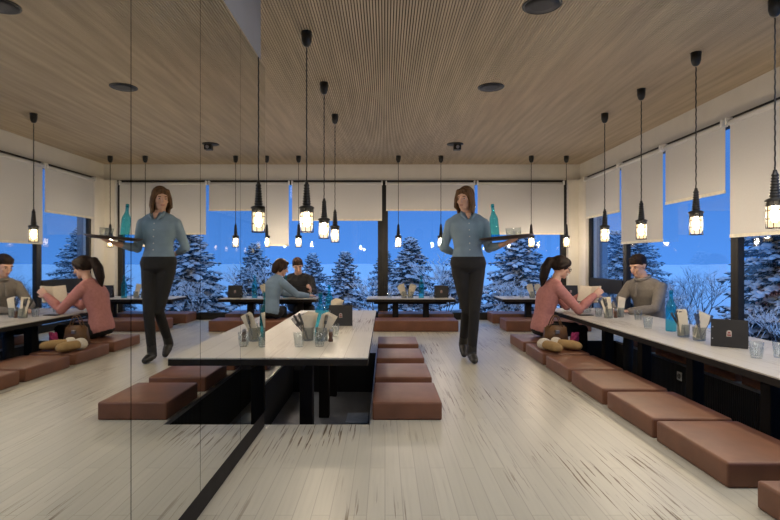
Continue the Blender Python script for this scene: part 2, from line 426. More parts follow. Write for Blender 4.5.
P0 = pendant('caged pendant lamp hanging nearest above the long middle table', -.55, 3.65)
for x, y, l in [
    (-.55, 4.695, 'second caged pendant lamp in the row above the long middle table'),
    (-.55, 5.72, 'farthest caged pendant lamp in the row above the long middle table'),
    (2.40, 5.68, 'caged pendant lamp above the window table nearest the seated couple'),
    (2.40, 4.87, 'caged pendant lamp hanging to the near side of the man in grey'),
    (2.40, 4.013, 'caged pendant lamp hanging in front of the short window blind'),
    (2.40, 3.20, 'nearest caged pendant lamp above the window table, at the frame edge'),
    (.205, 8.0, 'back pendant lamp by the dark mullion, left one above the middle back table'),
    (.86, 8.0, 'back pendant lamp beside the waitress, right one above the middle back table'),
    (2.25, 8.0, 'back pendant lamp right of the tray, above the corner table'),
    (2.79, 8.0, 'back pendant lamp closest to the white corner pillar'),
    (-1.33, 8.0, 'back pendant lamp above the man in black'),
    (-1.82, 8.0, 'back pendant lamp above the woman in blue, by the mirror edge'),
    (2.40, 2.37, 'caged pendant lamp above the camera end of the window table')]:
    dup(P0, (x, y, ZC), label=l)

# ceiling speakers and the projector-like spot
def ceil_disc(loc, label):
    r = thing('ceiling_speaker', label, 'ceiling speaker', loc, 0, 'ceiling speakers')
    MB().lathe([(.122, 0), (.122, -.004), (.112, -.009), (.108, -.006)], n=32).build('rim', M['black'], r, True)
    MB().lathe([(.109, -.0062), (.06, -.0085), (.005, -.009)], n=32).build('grille', M['speaker'], r, True)
    return r
ceil_disc((.984, 3.26, ZC), 'round black ceiling speaker at the top edge of the photo')
ceil_disc((.98, 4.81, ZC), 'round black ceiling speaker in the middle of the slatted ceiling')
sp = thing('ceiling_spotlight', 'round black ceiling plate with a small box lamp near the back wall', 'ceiling fitting', (.965, 7.17, ZC))
MB().lathe([(.115, 0), (.115, -.008), (.10, -.012), (.02, -.012)], n=28).build('plate', M['black'], sp, True)
MB().box(-.02, .08, -.05, .05, -.085, -.012, bev=.008).build('lamp_box', M['black'], sp)
MB().lathe([(.022, 0), (.022, .02)], n=14, M4=Matrix.Translation((.03, -.05, -.05)) @ Matrix.Rotation(PI/2, 4, 'X')).build('lens', M['steel'], sp)

# ================================================================== CUSHIONS
def cushion(w_, d_, h_):
    r = thing('floor_cushion', 'x', 'floor cushion', (0, 0, 0), 0, 'brown leather floor cushions')
    b = bmesh.new(); bmesh.ops.create_cube(b, size=1)
    for v in b.verts: v.co = V((v.co.x*w_, v.co.y*d_, (v.co.z+.5)*h_))
    bmesh.ops.bevel(b, geom=[q for q in b.edges], offset=.013, segments=3, profile=.6, affect='EDGES')
    # seat panel: gently crowned
    bmesh.ops.subdivide_edges(b, edges=[q for q in b.edges if q.calc_length() > .2], cuts=5, use_grid_fill=True)
    for v in b.verts:
        if v.co.z > h_-.003:
            v.co.z += .007*max(0, 1-(2*v.co.x/w_)**2)*max(0, 1-(2*v.co.y/d_)**2)
    m = MB(); m.add(b); m.build('cover', M['leather'], r, True)
    zz = h_-.010; a, c_ = w_/2-.006, d_/2-.006; pts = []
    for (cx, cy, t0) in ((a-.016, c_-.016, 0), (-a+.016, c_-.016, 1), (-a+.016, -c_+.016, 2), (a-.016, -c_+.016, 3)):
        for k in range(4):
            an = PI/2*(t0+k/3); pts.append((cx+.016*math.cos(an), cy+.016*math.sin(an), zz))
    MB().tube(pts, .0032, 5, closed=True).build('piping', M['piping'], r, True)
    return r
CA = cushion(.435, .535, .112)     # middle table
CB = cushion(.45, .600, .112)      # window table
CC = cushion(1.19, .44, .150)      # back tables
used = set()
def place(proto, x, y, label, rz=0, h=None):
    if proto.name not in used:
        used.add(proto.name); proto.location = (x, y, 0); proto.rotation_euler = (0, 0, rz); proto['label'] = label; return proto
    return dup(proto, (x, y, 0), rz, label)
for i, (y, l) in enumerate([(3.51, 'brown leather floor cushion at the near end of the middle table'), (4.21, 'brown floor cushion second from the near end of the middle table'),
                            (4.97, 'brown floor cushion third from the near end of the middle table'), (5.77, 'brown floor cushion at the far end of the middle table row')]):
    place(CA, .139, y, l)
place(CA, -1.28, 4.97, 'brown floor cushion glimpsed under the middle table, on its far side')
for y, l in [(1.80, 'brown floor cushion cut off by the bottom right corner of the photo'), (2.575, 'brown floor cushion at the window table, second from the photo corner'),
             (3.215, 'brown floor cushion at the window table, third from the photo corner'), (3.885, 'brown floor cushion at the window table below the wall socket'),
             (4.55, 'empty brown floor cushion in front of the tan mittens'), (5.245, 'brown floor cushion carrying the handbag and tan mittens'),
             (5.94, 'brown floor cushion the woman in pink sits on')]:
    place(CB, 1.725, y, l)
for y, l in [(3.9, 'brown cushion on the window side of the table, behind the menu stand'), (4.57, 'brown cushion on the window side, glimpsed under the table above the wall socket'),
             (5.24, 'brown cushion on the window side next to the man in grey'), (5.94, 'brown cushion on the window side that the man in grey sits on')]:
    place(CB, 3.10, y, l)
for x, y, l in [(.432, 7.475, 'long brown bench cushion in front of the middle back table'), (.49, 8.42, 'long brown bench cushion by the glass behind the middle back table'),
                (2.29, 7.475, 'long brown bench cushion in front of the corner table'), (2.29, 8.42, 'long brown bench cushion by the glass behind the corner table'),
                (-1.66, 7.475, 'long brown bench cushion under the woman in blue shirt'), (-1.55, 8.42, 'long brown bench cushion under the man in black')]:
    place(CC, x, y, l)

# ================================================================== TABLES
def table(label, x0, x1, y0, y1, zt, legs, along, pitz):
    cx, cy = (x0+x1)/2, (y0+y1)/2
    r = thing('dining_table', label, 'table', (cx, cy, pitz))
    a, b_ = (x1-x0)/2, (y1-y0)/2; z = zt-pitz
    MB().box(-a, a, -b_, b_, z-.010, z, bev=.002, seg=1).build('tabletop', M['table_y' if along == 'y' else 'table_x'], r)
    MB().box(-a, a, -b_, b_, z-.050, z-.010, bev=.002, seg=1).build('edge_band', M['dark'], r)
    for (lx, ly) in legs: MB().box(lx-cx-.045, lx-cx+.045, ly-cy-.045, ly-cy+.045, 0, z-.05, bev=.004, seg=1).build('leg', M['dark'], r)
    b2 = MB()
    if along == 'y': b2.box(-.03, .03, -b_+.12, b_-.12, z-.10, z-.05)
    else: b2.box(-a+.1, a-.1, -.03, .03, z-.10, z-.05)
    b2.build('rail', M['dark'], r)
    return r
table('long whitewashed plank table in the middle of the room, set into a floor pit', -1.0, -.105, 3.19, 6.2, .40, [(-.55, 3.66), (-.55, 4.72), (-.55, 5.45)], 'y', -.42)
table('long whitewashed plank table along the window wall', 2.003, 2.86, 1.45, 6.50, .40, [(2.42, 2.40), (2.42, 3.25), (2.42, 4.06), (2.42, 4.85), (2.42, 5.66)], 'y', -.42)
table('small back table with menu and bottle between the mullion and the waitress', -.274, 1.05, 7.75, 8.34, .42, [(.16, 8.0), (.63, 8.0)], 'x', -.40)
table('small back table in the window corner behind the woman in pink', 1.75, 3.0, 7.75, 8.34, .42, [(2.2, 8.0), (2.75, 8.0)], 'x', -.40)
table('small back table where the man in black and the woman in blue sit', -2.42, -1.03, 7.75, 8.34, .42, [(-2.05, 8.0), (-1.30, 8.0)], 'x', -.40)

# ================================================================== TABLEWARE
ZT = .4002; ZB = .4202
def tumbler(label, x, y, z=ZT, sc=1):
    global TUM
    if TUM is None:
        r = thing('glass_tumbler', label, 'glass', (x, y, z), 0, 'clear glass tumblers')
        MB().lathe([(.005, .0), (.029, .0), (.030, .004), (.040, .098), (.0385, .0985), (.0375, .097), (.0275, .016), (.005, .013)], n=20).build('cup', M['glass'], r, True)
        rib = MB()
        for i in range(8):
            a = 2*PI*i/8; rib.tube([(.0297*math.cos(a), .0297*math.sin(a), .006), (.0365*math.cos(a), .0365*math.sin(a), .068)], .0028, 5)
        rib.build('fluting', M['glass'], r, True)
        TUM = r; return r
    return dup(TUM, (x, y, z), random.random()*6, label)
TUM = None
random.seed(4)
for a in [
    ('fluted tumbler nearest the table edge on the middle table', -.595, 3.60), ('fluted tumbler in front of the napkin jar on the middle table', -.455, 3.62),
    ('fluted tumbler behind the turned shaker on the middle table', -.40, 4.10),
    ('fluted tumbler in front of the menu stand on the window table', 2.278, 3.19), ('fluted tumbler cut by the right photo edge on the window table', 2.43, 3.20),
    ('fluted tumbler near the man in grey, standing closest to his hand', 2.53, 5.2), ('fluted tumbler between the bottle and the man in grey on the window table', 2.305, 4.56),
    ('fluted tumbler in front of the white book on the window table', 2.235, 5.93), ('fluted tumbler behind the hand of the woman in pink', 2.33, 5.96), ('fluted tumbler beside the cutlery jar near the woman in pink', 2.26, 5.50)]: tumbler(*a)
for a in [('fluted tumbler alone near the mullion on the middle back table', .07, 7.95), ('fluted tumbler between bottle and menu on the middle back table', .71, 7.95),
          ('fluted tumbler at the left of the corner table', 2.09, 7.95), ('fluted tumbler beside the man in black', -1.13, 7.92)]: tumbler(*a, z=ZB)
def bottle(label, x, y, z=ZT):
    global BOT
    if BOT is None:
        r = thing('water_bottle', label, 'bottle', (x, y, z), 0, 'teal glass water bottles')
        MB().lathe([(.005, 0), (.038, .0), (.042, .006), (.042, .19), (.038, .215), (.022, .25), (.0155, .275), (.0150, .315), (.0175, .318), (.0175, .328), (.012, .328)], n=22).build('flask', M['teal'], r, True)
        MB().lathe([(.0115, .31), (.0115, .329), (.0165, .331), (.0165, .342), (.008, .345)], n=14).build('stopper', M['teal'], r, True)
        BOT = r; return r
    return dup(BOT, (x, y, z), 0, label)
BOT = None
for a in [('teal glass bottle behind the near cutlery jar on the middle table', -.505, 4.06), ('teal glass bottle at the far end of the middle table', -.575, 5.35),
          ('teal glass bottle on the window table beside the man in grey', 2.415, 4.39)]: bottle(*a)
for a in [('teal glass bottle on the middle back table', .555, 7.95), ('teal glass bottle on the corner table behind the woman in pink', 2.55, 7.95), ('teal glass bottle in front of the man in black', -1.53, 8.02)]: bottle(*a, z=ZB)

def jar(label, x, y, z, nap, cut, rz=0., seed=0):
    """glass jar; napkins and cutlery standing in it are things of their own"""
    global JAR
    if JAR is None:
        JAR = tag(MB().lathe([(.005, 0), (.040, 0), (.043, .005), (.045, .092), (.047, .094), (.047, .100), (.044, .100), (.043, .09), (.041, .008), (.005, .006)], n=22).build('glass_jar', M['jar'], None, True, (x, y, z)), label, 'jar', 'glass jars for napkins and cutlery')
    else:
        j = JAR.copy(); C.objects.link(j); j.location = (x, y, z); j['label'] = label
    rnd = random.Random(seed); where = label.split(' ', 1)[1]
    ca, sa = math.cos(rz), math.sin(rz)
    if nap:
        n = MB(); rr = Matrix.Rotation(rz, 4, 'Z')
        for k in range(8):
            b = bmesh.new(); bmesh.ops.create_cube(b, size=1)
            for v in b.verts: v.co = V((v.co.x*.080*(1-.12*(.5-v.co.z)), v.co.y*.0024, (v.co.z+.5)*(.178+.003*k)))
            n.add(b, rr @ Matrix.Translation((-nap*.035, -.016+.0042*k, .012+abs(nap)*.022)) @ Matrix.Rotation(nap+.03*(k-4), 4, 'Y') @ Matrix.Rotation(.03*(4-k), 4, 'X'))
        tag(n.build('napkin_stack', M['napkin'], None, False, (x, y, z)), 'folded cream napkins fanned in the ' + where, 'napkins', 'cream napkins in jars')
    if cut:
        for k in range(cut):
            tlt = (-1 if k < cut-1 or nap < .25 else 1)*(.20+.11*k); tl2 = rnd.uniform(-.2, .25)
            kind = 'table_knife' if k % 2 else 'dining_fork'
            mm = Matrix.Rotation(rz, 4, 'Z') @ Matrix.Translation((.0, -.026+.004*k, .012)) @ Matrix.Rotation(tlt, 4, 'Y') @ Matrix.Rotation(tl2*.5, 4, 'X')
            b = MB()
            b.box(-.004, .004, -.003, .003, 0, .12, bev=.0015, seg=1, M4=mm)
            if k % 2: b.box(-.009, .009, -.0018, .0018, .115, .205, bev=.0015, seg=1, M4=mm)
            else:
                b.box(-.010, .010, -.0016, .0016, .12, .145, bev=.001, seg=1, M4=mm)
                for t in (-.0085, -.0028, .0028, .0085): b.box(t-.0017, t+.0017, -.0014, .0014, .143, .195, M4=mm)
            same = [q for q in range(cut) if q % 2 == k % 2]
            how = {1: [''], 2: ['more upright ', 'more slanted '], 3: ['most upright ', 'middle ', 'most slanted ']}[len(same)][same.index(k)]
            tag(b.build(kind, M['cutlery'], None, False, (x, y, z)), how + ('steel knife' if k % 2 else 'steel fork') + ' in the ' + where, 'cutlery', 'cutlery in the ' + where)
JAR = None
jar('glass cutlery jar at the near end of the middle table', -.575, 3.88, ZT, .12, 5, .1, 1)
jar('glass napkin jar next to the shaker on the middle table', -.468, 3.86, ZT, .42, 1, .1, 2)
jar('glass napkin jar at the far end of the middle table', -.505, 5.22, ZT, .2, 0, 0, 3)
jar('glass jar beside the teal bottle on the window table', 2.33, 4.06, ZT, -.10, 4, .1, 4)
jar('glass jar beside the black menu on the window table', 2.345, 3.88, ZT, .30, 3, .1, 5)
jar('glass jar nearer the woman in pink on the window table', 2.317, 5.39, ZT, -.18, 4, -.2, 6)
jar('glass jar nearer the man in grey on the window table', 2.465, 5.46, ZT, .16, 3, .1, 7)
jar('glass jar nearer the mullion on the middle back table', .29, 7.95, ZB, -.35, 1, 0, 8)
jar('glass jar nearer the bottle on the middle back table', .39, 7.95, ZB, .3, 1, 0, 9)
jar('glass jar beside the tumbler on the corner table', 2.25, 7.95, ZB, -.3, 0, 0, 10)
jar('glass jar beside the bottle on the corner table', 2.36, 7.95, ZB, -.25, 0, 0, 11)
def shaker(label, x, y, z):
    global SHK
    if SHK is None:
        SHK = thing('pepper_shaker', label, 'shaker', (x, y, z), 0, 'brown shakers')
        MB().lathe([(.004, 0), (.018, 0), (.018, .012), (.013, .03), (.017, .052), (.014, .07), (.004, .071)], n=16).build('body', M['shaker'], SHK, True)
        MB().lathe([(.013, .070), (.015, .082), (.008, .094), (.002, .095)], n=16).build('cap', M['steel'], SHK, True)
    else: dup(SHK, (x, y, z), 0, label)
SHK = None
shaker('brown turned shaker beside the near napkin jar on the middle table', -.40, 3.83, ZT)
shaker('brown turned shaker between the two jars near the couple', 2.395, 5.40, ZT)

def menu(label, x, y, z, rz, w_=.215, h_=.19):
    global MEN
    if MEN is None:
        r = thing('menu_stand', label, 'menu', (x, y, z), rz, 'black menu stands')
        tl = .12
        A = Matrix.Translation((0, -.028, 0)) @ Matrix.Rotation(-tl, 4, 'X'); B = Matrix.Translation((0, .028, 0)) @ Matrix.Rotation(tl, 4, 'X')
        MB().box(-w_/2, w_/2, -.002, .002, .001, h_, bev=.001, seg=1, M4=A).build('front_cover', M['menu'], r)
        MB().box(-w_/2, w_/2, -.002, .002, .001, h_, bev=.001, seg=1, M4=B).build('back_cover', M['menu'], r)
        for zz in (.055, .135): MB().lathe([(.0045, 0), (.0045, .002), (.002, .0025)], n=10, M4=A @ Matrix.Translation((-w_/2+.011, -.002, zz)) @ Matrix.Rotation(PI/2, 4, 'X')).build('rivet', M['steel'], r)
        c0 = MB(); F = A @ Matrix.Translation((0, -.0022, .095))
        c0.lathe([(.015, -.0003), (.015, .0004)], n=18, M4=F @ Matrix.Translation((0, 0, .008)) @ Matrix.Rotation(PI/2, 4, 'X'))
        c0.box(-.015, .015, -.0004, .0004, -.021, .008, M4=F)
        em = c0.build('emblem', M['crest'], r)
        MB().box(-.011, .011, -.0011, -.0005, -.016, -.006, M4=F).box(-.007, .007, -.0011, -.0005, .001, .012, M4=F).build('emblem_mark', M['crestred'], em)
        MEN = r; return r
    return dup(MEN, (x, y, z), rz, label)
MEN = None
menu('black menu stand on the window table behind the front tumbler', 2.374, 3.585, ZT, -.66)
menu('black menu stand behind the napkin jar on the middle table', -.405, 4.75, ZT, .08)
menu('black menu stand on the middle back table beside the waitress', .865, 8.0, ZB, 0)
menu('black menu stand on the corner table behind the woman in pink', 2.86, 8.02, ZB, 0)
ph = thing('phone', 'dark phone lying on the window table under the arm of the woman in pink', 'phone', (2.17, 5.63, ZT), .2)
MB().box(-.078, .078, -.038, .038, 0, .008, bev=.003).build('case', M['black'], ph)
MB().box(-.07, .07, -.034, .034, .0079, .0086).build('screen', M['speaker'], ph)
so = thing('power_socket', 'white power socket on the pit wall under the window table', 'socket', (2.8695, 5.06, -.13), PI/2)
MB().box(-.042, .042, .0, .008, -.042, .042, bev=.003).build('plate', M['white'], so)
MB().lathe([(.024, 0), (.024, .002), (.020, .0025), (.019, -.003)], n=20, M4=Matrix.Translation((0, .008, 0)) @ Matrix.Rotation(-PI/2, 4, 'X')).build('outlet', M['black'], so)
# ================================================================== BAG, MITTENS, SCARF
bg_ = thing('handbag', 'tan brown leather handbag with two handles on a cushion beside the woman in pink', 'handbag', (1.775, 5.42, .119), .12)
b = bmesh.new(); bmesh.ops.create_cube(b, size=1)
for v in b.verts:
    t = v.co.z+.5; v.co = V((v.co.x*(.26-.03*t), v.co.y*(.13-.08*t), t*.20))
bmesh.ops.bevel(b, geom=list(b.edges), offset=.018, segments=3, affect='EDGES'); q = MB(); q.add(b); q.build('body', M['bag'], bg_, True)
for s in (-1, 1):
    MB().tube([(-.07+.14*i/12, s*.022, .185+.12*math.sin(PI*i/12)) for i in range(13)], .006, 7).build('handle', M['bag'], bg_, True)
MB().box(-.125, .125, -.068, -.061, .04, .055).build('strap', M['shaker'], bg_)
MB().box(-.02, .02, -.060, -.035, .12, .155, bev=.004).build('buckle', M['steel'], bg_)
sc_ = MB()
for k in range(4):
    sc_.tube([(.022*math.cos(k*1.6+i*.5)+.008*(k-1.5)+.006*i, .016*math.sin(k*1.6+i*.5), .016+.022*i) for i in range(7)], [.012, .017, .015, .017, .014, .013, .008], 8)
tag(sc_.bake('scarf', M['magenta'], None, .006, 3), 'crumpled magenta scarf beside the brown handbag', 'scarf').location = (1.90, 5.27, .121)
def mitten(label, loc, rz, tiltx=0):
    r = thing('mitten', label, 'mitten', loc, rz, 'tan sheepskin mittens')
    m = MB()
    m.loft([((0, -.02, .045), (.046, 0, 0), (0, 0, .038)), ((0, -.08, .046), (.050, 0, 0), (0, 0, .040)), ((0, -.15, .046), (.054, 0, 0), (0, 0, .040)), ((0, -.20, .044), (.046, 0, 0), (0, 0, .034)), ((0, -.23, .04), (.02, 0, 0), (0, 0, .018))])
    m.limb([(.035, -.07, .04), (.062, -.11, .036), (.068, -.15, .034)], [.024, .022, .018])
    m.bake('palm', M['suede'], r, .008, 6)
    c_ = MB()
    c_.loft([((0, -.035, .045), (.050, 0, 0), (0, 0, .042)), ((0, -.02, .047), (.060, 0, 0), (0, 0, .050)), ((0, .02, .048), (.062, 0, 0), (0, 0, .050)), ((0, .035, .046), (.052, 0, 0), (0, 0, .042))])
    c_.bake('cuff', M['fleece'], r, .009, 3)
    return r
mt = mitten('tan sheepskin mitten with fleecy cuff lying nearest the cushion edge', (1.575, 5.14, .1165), .28)
mt.scale = (1.15, 1.15, 1.15)
dup(mt, (1.71, 5.20, .1165), .80, 'tan sheepskin mitten lying behind the other one by the handbag')

# ================================================================== PEOPLE
def unit(v): v = V(v); return v.normalized()
def head(bm, c, fw, up):
    c = V(c); fw = unit(fw); up = unit(V(up)-fw*V(up).dot(fw)); lf = up.cross(fw)
    R = Matrix((lf, fw, up)).transposed()
    g = lambda l, f_, u: c+lf*l+fw*f_+up*u
    bm.ell(g(0, -.012, .022), (.074, .094, .100), R, 3)
    bm.ell(g(0, .024, -.045), (.056, .066, .070), R)
    bm.ell(g(0, .066, -.090), (.026, .022, .020), R)
    bm.limb([g(0, .086, .016), g(0, .100, -.010), g(0, .108, -.024)], [.009, .011, .0135])
    for s in (-1, 1):
        bm.ell(g(s*.074, -.008, -.006), (.010, .020, .031), R)
        bm.ell(g(s*.036, .064, -.022), (.022, .018, .02), R)
        bm.ell(g(s*.030, .074, .030), (.024, .010, .008), R)
    return g, R
def face(parent, g, R, browmat):
    for s in (-1, 1):
        MB().ell(g(s*.031, .074, .006), (.0125, .007, .0058), R).build('eye', M['eyes'], parent, True)
        MB().ell(g(s*.031, .0795, .006), (.0060, .0032, .0056), R).build('iris', M['iris'], parent, True)
        MB().ell(g(s*.032, .083, .028), (.017, .006, .0042), R).build('eyebrow', browmat, parent, True)
    MB().ell(g(0, .089, -.053), (.024, .008, .0052), R).ell(g(0, .089, -.062), (.020, .008, .0055), R).build('mouth', M['lips'], parent, True)
def hand(bm, w_, d, n, side, curl=.35, spread=1.):
    w_, d = V(w_), unit(d); n = unit(V(n)-d*V(n).dot(d)); s = d.cross(n)
    R = Matrix((s, d, n)).transposed()
    bm.ell(w_+d*.045, (.040, .055, .017), R)
    for i, L in zip((-1.5, -.5, .5, 1.5), ((.062, .074, .070, .055) if side < 0 else (.055, .070, .074, .062))):
        p = w_+d*.082+s*i*.0215*spread; pts = [p-d*.02, p]; a = curl*.6
        for kk in range(3):
            dd = d*math.cos(a)+n*math.sin(a)+s*i*.04*spread; p = p+dd*(L*(.46, .31, .23)[kk]); pts.append(p); a += curl
        bm.limb(pts, [.0100, .0098, .0092, .0085, .0072], 8)
    b0 = w_+d*.018+s*side*.026; t1 = b0+d*.030+s*side*.026+n*.012; t2 = t1+d*.032+s*side*.006+n*.012
    bm.limb([b0, t1, t2], [.014, .0115, .0085], 8)
def torso_rings(base, top, sx, infl=0, female=True, z_up=(0, 0, 1), back=None):
    """base: pelvis centre, top: neck base; returns loft rings following the spine"""
    base, top = V(base), V(top); ax = top-base; sx = unit(sx)
    fwd = -unit(ax.cross(sx)) if True else None
    if female: pr = [(-.16, .10, .07), (-.08, .158, .105), (.02, .168, .112), (.16, .150, .098), (.34, .128, .088), (.52, .142, .100), (.68, .160, .115), (.82, .172, .100), (.92, .150, .075), (1.0, .062, .055)]
    else: pr = [(-.16, .10, .08), (-.08, .150, .105), (.02, .165, .115), (.18, .160, .108), (.36, .158, .104), (.54, .175, .112), (.70, .195, .122), (.84, .205, .105), (.93, .165, .080), (1.0, .068, .06)]
    bend = back or 0
    out_ = []
    for t, rx, ry in pr:
        c = base+ax*t - fwd*bend*math.sin(PI*min(max(t, 0), 1))
        out_.append((c, sx*(rx+infl), fwd*(ry+infl)))
    return out_
def person(label, loc, rz, J, st):
    r = thing('person', label, 'person', loc, rz)
    fem = st['female']; k = st.get('k', 1.0)
    body = MB()
    tr = torso_rings(J['pelvis'], J['neck'], J.get('sx', (1, 0, 0)), 0, fem, back=J.get('back', 0))
    body.loft(tr)
    hc = V(J['head'])
    nb = V(J['neck'])
    body.limb([nb-V((0, 0, .03)), nb.lerp(hc, .45), hc+V((0, 0, -.02))], [.060 if fem else .068, .050 if fem else .058, .05])
    g, R = head(body, hc, J['face'], J.get('up', (0, 0, 1)))
    for sd in ('L', 'R'):
        sh, el, wr = V(J['sh'+sd]), V(J['el'+sd]), V(J['wr'+sd])
        body.limb([sh, sh.lerp(el, .45), el, el.lerp(wr, .35), wr], [.050*k, .043*k, .036*k, .036*k, .025])
        hd, hn, cu = J['hand'+sd]
        hand(body, wr, hd, hn, J.get('thumb'+sd, 1), cu)
        hp, kn, an, toe = V(J['hip'+sd]), V(J['kn'+sd]), V(J['an'+sd]), V(J['toe'+sd])
        body.limb([hp, hp.lerp(kn, .5), kn, kn.lerp(an, .35), an], [.088*k, .070*k, .050*k, .048*k, .029])
        body.limb([an, an.lerp(toe, .5)+V((0, 0, -.015)), toe], [.028, .024, .016])
    body.bake('body', M['skin'], r, .0062, 5)
    face(r, g, R, st['hairmat'])
    inf = st.get('inf', .010)
    tr_ = torso_rings(J['pelvis'], J['neck'], J.get('sx', (1, 0, 0)), inf, fem, back=J.get('back', 0))
    nk_, sx_, fd_ = tr_[-1]; tucked = st.get('tucked', False)
    tr_ = tr_[(2 if tucked else 1):-1] + [(nk_.lerp(tr_[-2][0], .22), sx_*1.62, fd_*1.12), (nk_+(nk_-tr_[-2][0])*.28, sx_*1.02, fd_*1.02)]
    top = MB(); top.loft(tr_)
    for sd in ('L', 'R'): top.limb([nk_+(V(J['sh'+sd])-nk_)*.25+V((0, 0, -.012)), nk_.lerp(V(J['sh'+sd]), .62)+V((0, 0, .004)), V(J['sh'+sd])], [.052+inf, .052+inf*.8, .05])
    top.limb([nb-V((0, 0, .07)), nb-V((0, 0, .005))], [.075, .066 if fem else .074])
    for sd in ('L', 'R'):
        sh, el, wr = V(J['sh'+sd]), V(J['el'+sd]), V(J['wr'+sd]); q = st.get('sleeve', 1.0)
        end = el.lerp(wr, .97*q)
        top.limb([sh, sh.lerp(el, .45), el, el.lerp(end, .4), end], [.058*k+inf*.5, .050*k+inf*.6, .043*k+inf*.7, .042*k+inf*.6, .031*k+inf*.5])
    top.bake(st['topname'], st['topmat'], r, .009, 5)
    tz = MB(); tz.loft([q for q in torso_rings(J['pelvis'], J['neck'], J.get('sx', (1, 0, 0)), inf*.9+(.007 if tucked else 0), fem, back=J.get('back', 0))[:4]])
    for sd in ('L', 'R'):
        hp, kn, an = V(J['hip'+sd]), V(J['kn'+sd]), V(J['an'+sd])
        tz.limb([hp, hp.lerp(kn, .5), kn, kn.lerp(an, .35), an+(an-kn)*.06], [.094*k, .077*k, .057*k, .056*k, .043])
    tz.bake(st['botname'], st['botmat'], r, .010, 5)
    for sd in ('L', 'R'):
        an, toe = V(J['an'+sd]), V(J['toe'+sd]); fd = unit(toe-an)
        s_ = MB(); s_.limb([an+(V(J['kn'+sd])-an)*.22, an+V((0, 0, -.022)), an.lerp(toe, .5)+V((0, 0, -.014)), toe], [.046, .049, .045, .033])
        s_.bake('shoe', M['shoe'], r, .009, 3)
    return r, g, R
def hair(r, m, fn, name='hair', voxel=.008, it=3):
    h = MB(); fn(h); return h.bake(name, m, r, voxel, it)

# --- waitress, walking towards the camera, tray on her left hand
Jw = dict(pelvis=(0, 0, .96), neck=(-.02, -.01, 1.455), head=(-.035, -.035, 1.605), face=(-.60, -.78, -.10),
          shL=(.155, -.01, 1.365), elL=(.205, -.02, 1.115), wrL=(.315, -.205, 1.155), handL=((.55, -.7, .30), (0, .25, 1), .18), thumbL=-1,
          shR=(-.175, 0, 1.365), elR=(-.235, .10, 1.125), wrR=(-.10, .175, 1.06), handR=((.9, .1, -.12), (0, 1, .1), .3), thumbR=1,
          hipL=(.085, 0, .90), knL=(.042, -.13, .50), anL=(.02, -.10, .085), toeL=(.025, -.24, .035),
          hipR=(-.085, 0, .90), knR=(-.022, -.05, .49), anR=(-.02, .20, .145), toeR=(-.025, .10, .035))
wt, g, R = person('waitress in grey blue blouse and black trousers walking with a tray of bottle and glasses', (.835, 5.22, 0), 0, Jw,
                  dict(female=True, hairmat=M['hair_light'], topname='blouse', topmat=M['blouse'], botname='trousers', botmat=M['trousers'], inf=.009, k=.93, sleeve=.72, tucked=True))
def hw(h):
    h.ell(g(0, -.022, .040), (.084, .100, .098), R, 3)
    for q in range(15):
        a = PI*(-.06+1.12*q/14); cx, cf = math.cos(a), -math.sin(a)
        ln = -.135-.03*math.sin(q*2.1)-.02*(math.sin(a) > .5)
        h.limb([g(.055*cx, .025+.06*cf, .085), g(.083*cx, .02+.095*cf, .01), g((.088+.006*math.sin(q*3.3))*cx, .018+.098*cf, -.07), g((.078+.012*math.sin(q*1.7))*cx, .022+.088*cf, ln)], [.024, .021, .021, .009], 8)
    h.limb([g(.012, .055, .104), g(-.035, .070, .082), g(-.070, .045, .045)], [.016, .018, .016])
    h.limb([g(.012, .055, .104), g(.045, .066, .080), g(.074, .040, .045)], [.016, .018, .016])
hair(wt, M['hair_light'], hw)
bl = MB()
bl.limb([(-.075, -.045, 1.475), (-.075, -.095, 1.445), (-.045, -.128, 1.405)], [.014, .018, .010]); bl.limb([(.040, -.045, 1.475), (.045, -.095, 1.445), (.012, -.128, 1.405)], [.014, .018, .010]); bl.bake('collar', M['blouse'], wt, .006, 2)
MB().loft([((-.016, -.098, 1.470), (.030, 0, 0), (0, .012, .008)), ((-.016, -.112, 1.440), (.022, 0, 0), (0, .012, .006)), ((-.016, -.120, 1.405), (.006, 0, 0), (0, .010, .004))]).build('open_neck', M['skin'], wt, True)
for i in range(5): MB().ell((-.012+.002*i, -.128-.004*min(i, 2)+(.006 if i > 2 else 0), 1.36-.065*i), (.0055, .004, .0055)).build('button', M['white'], wt, True)
tr = thing('serving_tray', 'dark oval serving tray held up on the left hand of the waitress', 'tray', (1.165, 4.985, 1.196))
tr.rotation_euler = (0, -.09, 0)
MB().lathe([(.01, 0), (.20, 0), (.235, .012), (.255, .026), (.252, .030), (.232, .018), (.198, .007), (.01, .007)], n=40).build('plate', M['tray'], tr, True)
MB().tube([(.254*math.cos(2*PI*i/40), .254*math.sin(2*PI*i/40), .028) for i in range(40)], .005, 6, closed=True).build('rim', M['tray'], tr, True)
def ontray(dx, dy):
    return (1.165+dx*math.cos(.09)-.0, 4.985+dy, 1.196+dx*math.sin(.09)+.0075)
t1 = bottle('teal glass bottle standing on the tray of the waitress', *ontray(-.105, 0)[:2], z=ontray(-.105, 0)[2]); t1.rotation_euler = (0, -.09, 0)
for dx, dy, l in ((.03, -.03, 'tumbler beside the bottle on the tray of the waitress'), (.12, .04, 'tumbler at the outer end of the tray of the waitress')):
    p = ontray(dx, dy); t1 = tumbler(l, p[0], p[1], p[2]); t1.rotation_euler = (0, -.09, 0)

